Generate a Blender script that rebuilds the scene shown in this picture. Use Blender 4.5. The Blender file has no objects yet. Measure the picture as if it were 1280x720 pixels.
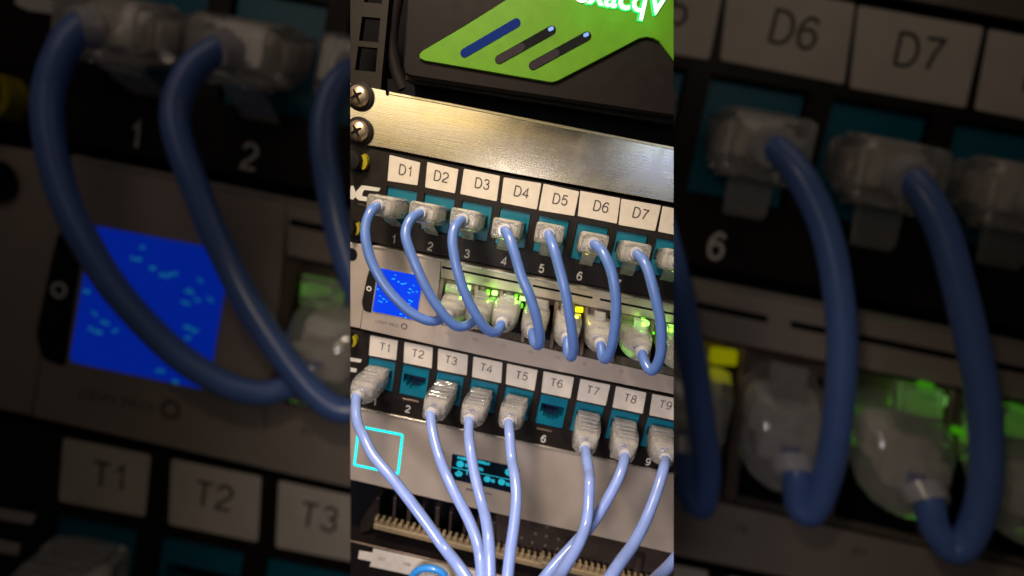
import bpy, bmesh, math, random
from mathutils import Vector as V, Matrix as M
random.seed(7)
C = bpy.context.scene.collection
S = bpy.context.scene
FPX = 606.0
PITCH = 18.35          # mm between two keystone ports

# ------------------------------------------------------------------ frames
R_MAIN = M(((0.97857318, 0.17672827, -0.10564875), (-0.19738794, 0.95121477, -0.23712541), (0.05858789, 0.25289835, 0.96571729)))
T_MAIN = V((-59.137, 48.271, -230.65))
B = M(((1, 0, 0), (0, 0, -1), (0, 1, 0)))
CAM_R = B @ R_MAIN.transposed()
CAM_L = -(CAM_R @ T_MAIN) * 0.001 + V((0, 0, 2.0))

def orth(a, b):
    a = V(a).normalized(); b = V(b).normalized(); c = (a + b).normalized(); d = (a - b).normalized()
    a = (c + d).normalized(); b = (c - d).normalized(); n = a.cross(b)
    return M((a, b, n)).transposed()
R_BIG = orth((.9927404, -.200249, .0187611), (.1796941, .9671968, .0811702))
T_BIG = V((-60.062, 49.026, -73.945))

class Frame:
    def __init__(s, R, t, scale, mag, x0, x1, trim):
        s.R, s.t, s.k, s.mag, s.x0, s.x1, s.trim = R, t, scale, mag, x0, x1, trim
        s.n = R.col[2].copy() if hasattr(R.col[2], 'copy') else V(R.col[2])
        s.Rt = R.transposed(); s.hs = 1.0 / mag
    def at(s, px, py, h=0.0):
        d = V((s.mag * (px - 640) / FPX, -s.mag * (py - 360) / FPX, -1.0))
        q = (h * s.hs + s.n.dot(s.t)) / s.n.dot(d)
        return s.Rt @ (d * q - s.t)
    def world(s, L):
        return CAM_R @ ((s.t + s.R @ V(L)) * (s.k * 0.001)) + CAM_L
MAIN = Frame(R_MAIN, T_MAIN, 1.0, 1.0, 420, 862, True)
BIGL = Frame(R_BIG, T_BIG, 10.5, 3.168, 402, 600, False)
BIGR = Frame(R_BIG, T_BIG, 10.5, 3.168, 684, 884, False)

# ------------------------------------------------------------------ materials
def mat(name, col, rough=.5, metal=0., var=.12, nscale=900., bump=.0, trans=0., coat=0., emit=None, es=0., rvar=.08, ior=1.45, spec=.5, stretch=None, col2=None, big=None, crough=.03, brushed=0.):
    m = bpy.data.materials.new(name); m.use_nodes = True
    nt = m.node_tree; N = nt.nodes; L = nt.links
    p = N['Principled BSDF']
    p.inputs['Roughness'].default_value = rough; p.inputs['Metallic'].default_value = metal
    p.inputs['Transmission Weight'].default_value = trans; p.inputs['Coat Weight'].default_value = coat
    p.inputs['IOR'].default_value = ior; p.inputs['Specular IOR Level'].default_value = spec
    tc = N.new('ShaderNodeTexCoord'); mp = N.new('ShaderNodeMapping'); L.new(tc.outputs['Object'], mp.inputs[0])
    if stretch: mp.inputs['Scale'].default_value = stretch
    no = N.new('ShaderNodeTexNoise'); no.inputs['Scale'].default_value = nscale; no.inputs['Detail'].default_value = 5
    L.new(mp.outputs[0], no.inputs['Vector'])
    n2 = N.new('ShaderNodeTexNoise'); n2.inputs['Scale'].default_value = big or nscale * .08; n2.inputs['Detail'].default_value = 3
    L.new(tc.outputs['Object'], n2.inputs['Vector'])
    ad = N.new('ShaderNodeMath'); ad.operation = 'ADD'; L.new(no.outputs[0], ad.inputs[0]); L.new(n2.outputs[0], ad.inputs[1])
    mr = N.new('ShaderNodeMapRange'); mr.inputs['From Min'].default_value = .7; mr.inputs['From Max'].default_value = 1.3
    L.new(ad.outputs[0], mr.inputs['Value'])
    mx = N.new('ShaderNodeMix'); mx.data_type = 'RGBA'
    c2 = col2 or tuple(min(1, c * (1 + var)) for c in col); c1 = col if col2 else tuple(c * (1 - var) for c in col)
    mx.inputs[6].default_value = (*c1, 1); mx.inputs[7].default_value = (*c2, 1)
    L.new(mr.outputs[0], mx.inputs[0]); L.new(mx.outputs[2], p.inputs['Base Color'])
    rr = N.new('ShaderNodeMapRange'); rr.inputs['From Min'].default_value = .3; rr.inputs['From Max'].default_value = .7
    rr.inputs['To Min'].default_value = max(.02, rough - rvar); rr.inputs['To Max'].default_value = min(1, rough + rvar)
    L.new(n2.outputs[0], rr.inputs['Value']); L.new(rr.outputs[0], p.inputs['Roughness'])
    if bump:
        b = N.new('ShaderNodeBump'); b.inputs['Strength'].default_value = bump; b.inputs['Distance'].default_value = .0008 if trans else .0004
        L.new(no.outputs[0], b.inputs['Height']); L.new(b.outputs[0], p.inputs['Normal'])
    p.inputs['Coat Roughness'].default_value = crough
    if brushed:   # fine horizontal grain and smudges in the roughness, plus thin scratches
        m2 = N.new('ShaderNodeMapping'); m2.inputs['Scale'].default_value = (.02, 1, 1); L.new(tc.outputs['Object'], m2.inputs[0])
        n3 = N.new('ShaderNodeTexNoise'); n3.inputs['Scale'].default_value = 2600; n3.inputs['Detail'].default_value = 3; L.new(m2.outputs[0], n3.inputs['Vector'])
        n4 = N.new('ShaderNodeTexNoise'); n4.inputs['Scale'].default_value = 55; n4.inputs['Detail'].default_value = 6; n4.inputs['Distortion'].default_value = 1.5; L.new(tc.outputs['Object'], n4.inputs['Vector'])
        a1 = N.new('ShaderNodeMath'); a1.operation = 'MULTIPLY_ADD'; L.new(n3.outputs[0], a1.inputs[0]); a1.inputs[1].default_value = brushed; L.new(rr.outputs[0], a1.inputs[2])
        a2 = N.new('ShaderNodeMath'); a2.operation = 'MULTIPLY_ADD'; L.new(n4.outputs[0], a2.inputs[0]); a2.inputs[1].default_value = brushed * 1.6; L.new(a1.outputs[0], a2.inputs[2])
        a3 = N.new('ShaderNodeMath'); a3.operation = 'SUBTRACT'; L.new(a2.outputs[0], a3.inputs[0]); a3.inputs[1].default_value = brushed * 1.3; L.new(a3.outputs[0], p.inputs['Roughness'])
        b = N.new('ShaderNodeBump'); b.inputs['Strength'].default_value = .12; b.inputs['Distance'].default_value = .0002
        L.new(n3.outputs[0], b.inputs['Height']); L.new(b.outputs[0], p.inputs['Normal'])
    if emit:
        p.inputs['Emission Color'].default_value = (*emit, 1); p.inputs['Emission Strength'].default_value = es
    return m
MT = {
 'panel': mat('black_panel_paint', (.010, .007, .006), .5, var=.3, bump=.12, nscale=2500, spec=.3),
 'void': mat('black_interior', (.003, .003, .005), .8, spec=.15),
 'silver': mat('silver_chassis_paint', (.41, .345, .30), .42, .25, var=.07, bump=.12, nscale=3000, big=60),
 'lip': mat('bright_aluminium', (.6, .55, .48), .3, .7, var=.08, nscale=1500),
 'zinc': mat('zinc_plated_steel', (.70, .60, .36), .27, .92, rvar=.03, nscale=25, col2=(.56, .55, .60), big=13, stretch=(.4, 1, 3), brushed=.09),
 'zincedge': mat('zinc_edge', (.8, .72, .5), .35, .6, nscale=500),
 'teal': mat('teal_plastic', (.0, .125, .20), .42, var=.1, nscale=800, bump=.05),
 'paper': mat('label_paper', (.60, .54, .48), .7, var=.09, nscale=240, bump=.1, spec=.3),
 'ink': mat('label_ink', (.05, .04, .04), .6),
 'print': mat('panel_print', (.55, .53, .5), .6),
 'greyprint': mat('grey_print', (.14, .12, .11), .6),
 'cord': mat('blue_cord', (.085, .165, .46), .38, var=.1, nscale=220, coat=.5, bump=.03, crough=.22),
 'cord2': mat('lavender_blue_cord', (.20, .28, .60), .34, var=.1, nscale=220, coat=.8, bump=.03, crough=.14),
 'clear': mat('clear_plug_plastic', (.99, .96, .93), .06, var=.03, nscale=300, bump=.8, trans=.82, coat=.8, big=120, rvar=.04),
 'clear2': mat('frosted_boot_plastic', (.99, .96, .95), .06, var=.05, nscale=700, bump=1.0, trans=.84, coat=.8, big=260, rvar=.04, stretch=(.7, .7, 1.3)),
 'collar': mat('clear_collar', (.85, .82, .82), .15, trans=.5, coat=.5),
 'screw': mat('screw_steel', (.55, .42, .30), .32, .9, var=.2, nscale=1200, bump=.1),
 'rubber': mat('black_rubber', (.007, .006, .006), .6, var=.2, spec=.2),
 'yellow': mat('yellow_plastic', (.30, .25, .005), .5),
 'shell': mat('dark_shell_plastic', (.009, .0065, .007), .6, var=.15, nscale=2500, bump=.1, spec=.12),
 'rail': mat('rack_rail_paint', (.014, .011, .009), .55, var=.2, bump=.12, nscale=2200, spec=.2),
 'green': mat('green_bezel', (.075, .20, .007), .5, var=.1, nscale=300, bump=.05, spec=.25),
 'slotgrey': mat('slot_grey', (.016, .012, .018), .5, spec=.15),
 'portmetal': mat('port_shield_metal', (.30, .22, .18), .35, .7, var=.2, nscale=900),
 'gold': mat('contact_metal', (.02, .05, .12), .4, .5),
 'comb': mat('cream_comb_plastic', (.22, .16, .09), .55, var=.25, nscale=500),
 'darkmetal': mat('dark_metal', (.05, .035, .03), .5, .3, var=.3, nscale=800),
 'navy': mat('dark_blue_plastic', (.0, .006, .05), .5),
 'wire_a': mat('blue_wire', (.04, .06, .45), .4), 'wire_b': mat('pale_wire', (.55, .38, .22), .4),
 'core': mat('milky_core_plastic', (.80, .74, .68), .3, var=.2, nscale=500, bump=.4, coat=.5),
 'ring': mat('bright_blue_loop', (.03, .26, .75), .35, coat=.3),
 'slotblue': mat('blue_slot', (.0015, .008, .045), .5, emit=(.004, .05, .40), es=.2, spec=.05),
 'slotled': mat('slot_led', (.1, .2, .5), .4, emit=(.16, .32, .9), es=.6),
 'letter': mat('lit_letters', (.9, .9, .9), .4, emit=(.85, .8, .85), es=1.0),
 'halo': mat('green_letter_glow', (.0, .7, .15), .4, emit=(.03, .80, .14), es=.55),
 'cyan': mat('cyan_light', (.0, .6, .6), .4, emit=(.0, .95, .85), es=1.0),
}
def emi(dim):
    k = .20 if dim else 1.0
    sfx = '_low' if dim else ''
    return {
     'scr': mat('blue_display' + sfx, (.0, .01, .05), .35, emit=(.002, .045, .84), es=(1.0 if not dim else .26), spec=.2),
     'pix': mat('display_cyan_marks' + sfx, (.0, .1, .2), .3, emit=(.03, .50, 1.0), es=1.0 * k),
     'ledg': mat('green_led' + sfx, (.1, .5, .0), .3, emit=(.12, .9, .01), es=.9 * k),
     'ledy': mat('yellow_led' + sfx, (.5, .5, .0), .3, emit=(.85, .85, .0), es=.8 * k),
     'ledw': mat('pale_led_core' + sfx, (.4, .9, .3), .3, emit=(.38, 1.0, .22), es=1.1 * k),
     'spill': mat('faint_green_led_spill' + sfx, (.12, .25, .03), .3, emit=(.14, .62, .02), es=1.5 * k),  # glowing patches standing in for LED light caught in the plug tabs
    }
EM = emi(False); EMD = emi(True)
OLED = mat('oled_glass', (.004, .01, .02), .2)
OLEDC = mat('oled_cyan', (.0, .2, .25), .4, emit=(.03, .50, .68), es=.62)

# ------------------------------------------------------------------ mesh builder (local mm)
def rnd(pts, r, n=4):
    out = []
    for i, p in enumerate(pts):
        a = pts[i - 1]; b = pts[(i + 1) % len(pts)]
        da = (a - p); db = (b - p)
        ra = min(r, da.length * .45); rb = min(r, db.length * .45)
        q0 = p + da.normalized() * ra; q1 = p + db.normalized() * rb
        for j in range(n + 1):
            t = j / n; out.append(q0 * (1 - t) ** 2 + p * 2 * t * (1 - t) + q1 * t * t)
    return out
def inset(pts, d):
    A = sum(pts[i - 1].x * pts[i].y - pts[i].x * pts[i - 1].y for i in range(len(pts)))
    sg = 1 if A > 0 else -1
    out = []
    for i, p in enumerate(pts):
        a = pts[i - 1]; b = pts[(i + 1) % len(pts)]
        e1 = V((p.x - a.x, p.y - a.y)); e2 = V((b.x - p.x, b.y - p.y))
        if e1.length < 1e-6 or e2.length < 1e-6: out.append(p.copy()); continue
        e1.normalize(); e2.normalize()
        n1 = V((-e1.y, e1.x)) * sg; n2 = V((-e2.y, e2.x)) * sg
        nn = n1 + n2
        if nn.length < .3: out.append(p.copy()); continue
        nn.normalize(); k = d / max(.4, nn.dot(n1))
        out.append(V((p.x + nn.x * k, p.y + nn.y * k, p.z)))
    return out
def crom(P, sub=8):
    P = [V(p) for p in P]
    Q = [P[0] * 2 - P[1]] + P + [P[-1] * 2 - P[-2]]
    out = []
    for i in range(1, len(Q) - 2):
        for j in range(sub):
            t = j / sub; a, b, c, d = Q[i - 1:i + 3]
            out.append(.5 * ((2 * b) + (c - a) * t + (2 * a - 5 * b + 4 * c - d) * t * t + (3 * b - a - 3 * c + d) * t ** 3))
    out.append(P[-1]); return out
class MB:
    def __init__(s, F): s.F = F; s.v = []; s.f = []; s.closed = True
    def add(s, vs, fs):
        o = len(s.v); s.v += [V(x) for x in vs]; s.f += [tuple(i + o for i in f) for f in fs]; return s
    def loft(s, secs):
        n = len(secs[0]); vs = [p for q in secs for p in q]; fs = []
        for k in range(len(secs) - 1):
            for i in range(n):
                j = (i + 1) % n; fs.append((k * n + i, k * n + j, (k + 1) * n + j, (k + 1) * n + i))
        fs.append(tuple(reversed(range(n)))); fs.append(tuple((len(secs) - 1) * n + i for i in range(n)))
        return s.add(vs, fs)
    def prism(s, pts, th, ch=0., r=0.):
        if r: pts = rnd(pts, r)
        back = [V((p.x, p.y, p.z - th)) for p in pts]
        if ch:
            return s.loft([back, [V((p.x, p.y, p.z - ch)) for p in pts], inset(pts, ch)])
        return s.loft([back, list(pts)])
    def poly(s, px, h, th, ch=0., r=0.):
        return s.prism([s.F.at(x, y, h) for x, y in px], th, ch, r)
    def box(s, x0, x1, y0, y1, h0, h1, ch=0.):
        return s.prism([V((x0, y0, h1)), V((x1, y0, h1)), V((x1, y1, h1)), V((x0, y1, h1))], h1 - h0, ch)
    def tube(s, P, r, n=18, sub=8):
        P = crom(P, sub) if sub else [V(p) for p in P]
        rs = r if callable(r) else (lambda t: r)
        t0 = (P[1] - P[0]).normalized(); u = t0.orthogonal().normalized(); secs = []
        for i, p in enumerate(P):
            t = (P[min(i + 1, len(P) - 1)] - P[max(i - 1, 0)]).normalized()
            u = (u - t * u.dot(t)).normalized(); w = t.cross(u); rr = rs(i / (len(P) - 1))
            secs.append([p + (u * math.cos(a) + w * math.sin(a)) * rr for a in [2 * math.pi * k / n for k in range(n)]])
        return s.loft(secs)
    def build(s, name, m, parent=None, smooth=False, closed=True, **tags):
        F = s.F; W = [F.world(p) for p in s.v]
        base = parent['_b'] if parent is not None else None
        if parent is not None: org = V(base)
        else: org = sum(W, V()) / len(W); org.z = min(w.z for w in W)
        me = bpy.data.meshes.new(name)
        me.from_pydata([(w - org) / F.k for w in W], [], s.f)
        bm = bmesh.new(); bm.from_mesh(me)
        if closed: bmesh.ops.recalc_face_normals(bm, faces=bm.faces)
        if F.trim:
            for a, sg in (((438 - 640) / FPX, 1), ((842 - 640) / FPX, -1)):
                nn = CAM_R @ V((1, 0, a)) * sg
                g = bmesh.ops.bisect_plane(bm, geom=bm.verts[:] + bm.edges[:] + bm.faces[:], dist=1e-7,
                                           plane_co=CAM_L - org, plane_no=nn, clear_inner=True)
                if closed:
                    ed = [e for e in g['geom_cut'] if isinstance(e, bmesh.types.BMEdge) and e.is_valid and e.is_boundary]
                    if ed:
                        try: bmesh.ops.holes_fill(bm, edges=ed, sides=0)
                        except Exception: pass
        if len(bm.faces) == 0:
            bm.free(); bpy.data.meshes.remove(me); return None
        bm.to_mesh(me); bm.free()
        me.materials.append(m)
        if smooth:
            me.shade_smooth(); me.set_sharp_from_angle(angle=math.radians(38))
        o = bpy.data.objects.new(name, me); C.objects.link(o)
        if parent is not None: o.parent = parent
        else: o.location = org; o.scale = (F.k,) * 3
        o['_b'] = tuple(org)
        if parent is None or True:
            pass
        for k, v in tags.items(): o[k] = v
        return o
def thing(F, name, base, label, cat, group=None):
    o = bpy.data.objects.new(name, None); C.objects.link(o); w = F.world(base); o.location = w; o['_b'] = tuple(w)
    o.empty_display_size = .005; o.scale = (F.k,) * 3
    o['label'] = label; o['category'] = cat
    if group: o['group'] = group
    return o

def arc(cx, cy, rx, ry, a0, a1, n=10):
    return [(cx + rx * math.cos(math.radians(a0 + (a1 - a0) * k / n)), cy + ry * math.sin(math.radians(a0 + (a1 - a0) * k / n))) for k in range(n + 1)]
GL = {  # plain sans strokes, cap height 1
 'D': (.74, [[(.08, 0), (.08, 1)] + [(.34, 1)] + arc(.34, .5, .34, .5, 90, -90, 16)[1:] + [(.08, 0)]]),
 'T': (.66, [[(0, .96), (.62, .96)], [(.31, .92), (.31, 0)]]),
 'C': (.76, [arc(.4, .5, .36, .5, 45, 315, 20)]),
 '1': (.5, [[(.12, .76), (.24, .80), (.34, 1), (.34, 0)]]),
 '2': (.6, [arc(.3, .72, .26, .27, 170, -25, 12) + [(.42, .46), (.1, .2), (.04, .03), (.58, .03)]]),
 '3': (.6, [arc(.29, .74, .23, .24, 160, -80, 12) + arc(.29, .27, .26, .26, 80, -165, 12)]),
 '4': (.62, [[(.44, 0), (.44, .98), (.03, .27), (.60, .27)]]),
 '5': (.6, [[(.53, .97), (.14, .97), (.08, .52)] + arc(.29, .33, .26, .31, 130, -160, 14)]),
 '6': (.6, [arc(.34, .62, .24, .36, 35, 120, 6) + arc(.30, .45, .27, .5, 150, 185, 4) + arc(.31, .31, .25, .3, 185, 500, 18)]),
 '7': (.58, [[(.03, .96), (.55, .96), (.33, .52), (.2, 0)]]),
 '8': (.6, [arc(.3, .75, .21, .23, -90, 270, 16), arc(.3, .27, .26, .26, 90, 450, 16)]),
 '9': (.6, [arc(.29, .68, .25, .3, -5, 360, 18)[1:] + arc(.28, .5, .27, .48, 15, -45, 6) + arc(.25, .34, .22, .33, -50, -145, 6)]),
}
def ribbon(P, w):
    vs = []; fs = []
    for i, p in enumerate(P):
        a = V(P[max(i - 1, 0)]); b = V(P[min(i + 1, len(P) - 1)]); q = V(p)
        d1 = (q - a).normalized() if i else (b - q).normalized(); d2 = (b - q).normalized() if i < len(P) - 1 else d1
        n1 = V((-d1.y, d1.x)); n2 = V((-d2.y, d2.x)); n = (n1 + n2)
        n = n.normalized() if n.length > .2 else n1
        k = min(2.0, 1 / max(.45, n.dot(n1))) * w / 2
        vs += [(q.x + n.x * k, q.y + n.y * k, 0), (q.x - n.x * k, q.y - n.y * k, 0)]
        if i: fs.append((2 * i - 2, 2 * i - 1, 2 * i + 1, 2 * i))
    return vs, fs
def glyphs(s, wt=.1):
    x = 0; vs = []; fs = []
    for ch in s:
        w, st = GL[ch]
        for P in st:
            a, b = ribbon([(px + x, py) for px, py in P], wt); o = len(vs); vs += [V(q) for q in a]; fs += [tuple(i + o for i in f) for f in b]
        x += w + .13
    W = x - .13
    return [V((v.x - W / 2, v.y - .5, 0)) for v in vs], fs, W, 1.
_tx = {}
def textmesh(s, off=0.):
    if (s, off) not in _tx:
        cu = bpy.data.curves.new('t', 'FONT'); cu.body = s; cu.align_x = 'CENTER'; cu.align_y = 'CENTER'; cu.size = 1; cu.offset = off
        o = bpy.data.objects.new('t', cu); C.objects.link(o); bpy.context.view_layer.update()
        me = bpy.data.meshes.new_from_object(o.evaluated_get(bpy.context.evaluated_depsgraph_get()))
        vs = [v.co.copy() for v in me.vertices]; fs = [tuple(p.vertices) for p in me.polygons]
        bpy.data.objects.remove(o); bpy.data.curves.remove(cu); bpy.data.meshes.remove(me)
        x0 = min(v.x for v in vs); x1 = max(v.x for v in vs); y0 = min(v.y for v in vs); y1 = max(v.y for v in vs)
        _tx[(s, off)] = ([V((v.x - (x0 + x1) / 2, v.y - (y0 + y1) / 2, 0)) for v in vs], fs, x1 - x0, y1 - y0)
    return _tx[(s, off)]
def text(F, s, px, py, h, cap, m, parent, name='letters', sx=1., off=0., ang=0., lift=.12, mb=None, sh=0., wt=0):
    vs, fs, w, ht = glyphs(s, wt) if wt else textmesh(s, off); c = F.at(px, py, h); k = cap / ht; ca, sa = math.cos(ang), math.sin(ang)
    mb0 = mb or MB(F); out = []
    for v in vs:
        x, y = v.x * k * sx + v.y * k * sh, v.y * k; out.append(V((c.x + x * ca - y * sa, c.y + x * sa + y * ca, c.z + lift * (1 if F.mag == 1 else .5))))
    mb0.add(out, fs)
    if mb is None: return mb0.build(name, m, parent, closed=False)

# lines of the rack (photo pixels) ------------------------------------------------
def line(*pts):
    def f(x):
        for (a, b), (c, d) in zip(pts, pts[1:]):
            if x <= c or (c, d) == pts[-1]: return b + (d - b) * (x - a) / (c - a)
    return f
plate_top = line((469, 110.5), (842, 184)); plate_bot = line((461, 180.8), (640, 216.6), (841, 253))
D_top = line((461.7, 186), (640, 222.3), (841, 259.3)); D_bot = line((438, 297), (640, 336), (842, 376))
U_top = line((465, 307), (640, 342), (841, 381)); U_bot = line((450, 411), (640, 452.5), (841, 492.5))
T_top = line((450, 414), (640, 455.5), (842, 496)); T_bot = line((448, 508), (630, 545.5), (842, 590.5))
L_top = line((448, 510.5), (630, 547.7), (842, 593)); L_bot = line((439, 600), (842, 692.5))
W_top = line((550.8, 347.5), (700, 376.7), (842, 405)); W_bot = line((540, 402.6), (636.7, 425), (760.6, 452.8), (842, 470.5))

LAB = {  # label stickers: four corners TL TR BR BL
 'D1': ((487, 193.7), (525.3, 203.3), (521.7, 231.7), (484.3, 226)), 'D2': ((534.2, 202.5), (573, 211.7), (568.7, 241.7), (531.3, 234.2)),
 'D3': ((580, 210.8), (625, 220), (620.8, 251.7), (575.3, 242.5)), 'D4': ((629.7, 221.7), (676.7, 229.2), (671, 262), (625.8, 253.3)),
 'D5': ((679.5, 229.6), (724, 239.5), (717.8, 270), (673.3, 262.8)), 'D6': ((725.5, 238.5), (775.5, 247.8), (771, 279.6), (722.2, 270)),
 'D7': ((776.7, 248.4), (826.2, 257), (819, 288.9), (773.3, 281)), 'D8': ((828.4, 257.7), (876, 267), (869, 298.5), (822.7, 289.6)),
 'T1': ((462.9, 419.2), (497.3, 426), (495, 450.3), (461, 444.2)), 'T2': ((505.5, 427.5), (541, 434.6), (539.6, 460.4), (504.4, 453.3)),
 'T3': ((547.8, 436), (585, 444), (583.3, 469.3), (546.7, 462.4)), 'T4': ((591.8, 445.7), (628, 453.4), (626.3, 479), (590, 471.2)),
 'T5': ((633.8, 454.6), (672.2, 463), (667.8, 488.6), (632.3, 480.2)), 'T6': ((679.6, 464.3), (717.6, 472), (712.9, 498.2), (676.7, 490.6)),
 'T7': ((725.6, 473.8), (762.9, 481.4), (757, 507.3), (721, 500)), 'T8': ((770.2, 483), (808, 491), (803.3, 517.3), (765.6, 509.3)),
 'T9': ((815.6, 492.4), (855, 500.4), (850, 527), (811.6, 519))}
TXT = {'D1': (507, 213), 'D2': (551.5, 220.7), 'D3': (602.8, 229.5), 'D4': (652, 240), 'D5': (700.3, 249.3), 'D6': (751.3, 258.2), 'D7': (800.5, 266.8), 'D8': (852, 277),
 'T1': (481.5, 434), 'T2': (522.5, 442), 'T3': (564, 450.3), 'T4': (608, 460), 'T5': (652.3, 469.5), 'T6': (695.8, 478.6), 'T7': (741, 488), 'T8': (788, 498), 'T9': (832, 506)}

def nine(v): return V(v)
def patch_panel(F, row, ports, labels, numbers, label, group=None):
    Y0 = 0. if row == 'D' else -88.9
    top, bot = (D_top, D_bot) if row == 'D' else (T_top, T_bot)
    x0, x1 = F.x0, F.x1
    t = thing(F, 'patch_bay', F.at((x0 + x1) / 2, bot((x0 + x1) / 2), 0), label, 'patch panel', group)
    # faceplate: top band, ribs between the windows, bottom band
    tl, tr, br, bl = F.at(x0, top(x0)), F.at(x1, top(x1)), F.at(x1, bot(x1)), F.at(x0, bot(x0))
    yt = max(tl.y, tr.y); yb = min(bl.y, br.y)
    XL = min(tl.x, bl.x); XR = max(tr.x, br.x)
    mb = MB(F)
    TH = 5.
    mb.prism([V((XL, Y0 + .3, 0)), V((XR, Y0 + .3, 0)), V((XR, tr.y, 0)), V((XL, tl.y, 0))], TH)
    mb.prism([V((XL, bl.y, 0)), V((XR, br.y, 0)), V((XR, Y0 - 17.2, 0)), V((XL, Y0 - 17.2, 0))], TH)
    xs = [((i - 1) * PITCH - .3, (i - 1) * PITCH + 14.5) for i in ports]
    cur = XL
    for a, b in xs:
        if a > cur: mb.box(cur, a, Y0 - 17.2, Y0 + .3, -TH, 0)
        cur = b
    if cur < XR: mb.box(cur, XR, Y0 - 17.2, Y0 + .3, -TH, 0)
    mb.build('faceplate', MT['panel'], t)
    for i in ports:
        j = MB(F); X = (i - 1) * PITCH; f = -1.0; d = -11
        for (a, b, c, e) in ((0, 14.2, -5, 0), (0, 1.1, -10, -5), (13.1, 14.2, -10, -5), (0, 3, -12, -10), (11.2, 14.2, -12, -10),
                             (0, 5, -13, -12), (9.2, 14.2, -13, -12), (0, 14.2, -16.9, -13)):
            j.box(X + a, X + b, Y0 + c, Y0 + e, d, f)
        jo = j.build('keystone_jack', MT['teal'], t)
        if jo is None: continue
        MB(F).box(X + .2, X + 14, Y0 - 16, Y0 - 1, d - 1.2, d - .02).build('socket_back', MT['navy'], jo)
        g = MB(F)
        for q in range(8): g.box(X + 3.2 + q * 1.02, X + 3.6 + q * 1.02, Y0 - 12.4 + (1.4 if q in (0, 1, 6, 7) else 0), Y0 - 9.6, -6, -4.6)
        g.build('contacts', MT['gold'], jo)
    for L in labels:
        sm = MB(F).poly(LAB[L], .38, .3, .06, .5).build('label_sticker', MT['paper'], t)
        if sm is not None and TXT[L][0] < F.x1:
            text(F, L, TXT[L][0], TXT[L][1], .38, 4.5 if row == 'D' else 4.2, MT['ink'], sm, sx=1.05, wt=.118, ang=random.uniform(-.035, .035))
    ref = MAIN.at(724.4, 345, 0)
    for i in numbers:
        X = ref.x + (i - 6) * PITCH; Y = ref.y + (Y0 if row == 'T' else 0)
        mb = MB(F); vs, fs, w, ht = glyphs(str(i), .16); k = 3.9
        mb.add([V((X + v.x * k, Y + v.y * k, .12)) for v in vs], fs)
        mb.build('port_number', MT['print'], t, closed=False)
    if F is MAIN and row == 'D':
        mk = MB(F)
        mk.poly(((438.6, 232.5), (441.5, 232), (444.5, 240), (452, 231.5), (475.5, 235), (473.2, 239.3), (455.5, 237.3), (453.2, 240.5), (452.5, 245), (468, 248.2), (464.5, 252.6), (449, 250.4), (445.5, 248), (445, 246), (441, 249.5), (437, 248)), .14, .1)
        mk.build('logo_mark', MT['print'], t)
        text(F, 'CAT6', 452, 255.6, 0, .9, MT['greyprint'], t, 'small_print')
    if F is BIGL and row == 'D':
        mk = MB(F)
        mk.poly(((444, 243), (468, 248.2), (464.5, 252.6), (449, 250.4), (444, 248)), .14, .1); mk.build('logo_mark', MT['print'], t)
    if row == 'T' and F is not BIGR:
        for q in (((436, 446.6), (452.2, 449.4), (450.5, 453.3), (436, 451)), ((436, 459), (446, 461), (445, 465.5), (436, 464))):
            MB(F).poly(q, .14, .1).build('logo_mark', MT['print'], t)
    if row == 'T' and F is MAIN:
        for q in (((503.5, 497.6), (523.4, 501.6), (523, 503.6), (503, 499.7)), ((671, 534.6), (690, 538.6), (689.7, 540.4), (670.7, 536.5))):
            MB(F).poly(q, .4, .4, .05).build('clip_edge', MT['portmetal'], t)
    return t

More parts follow.
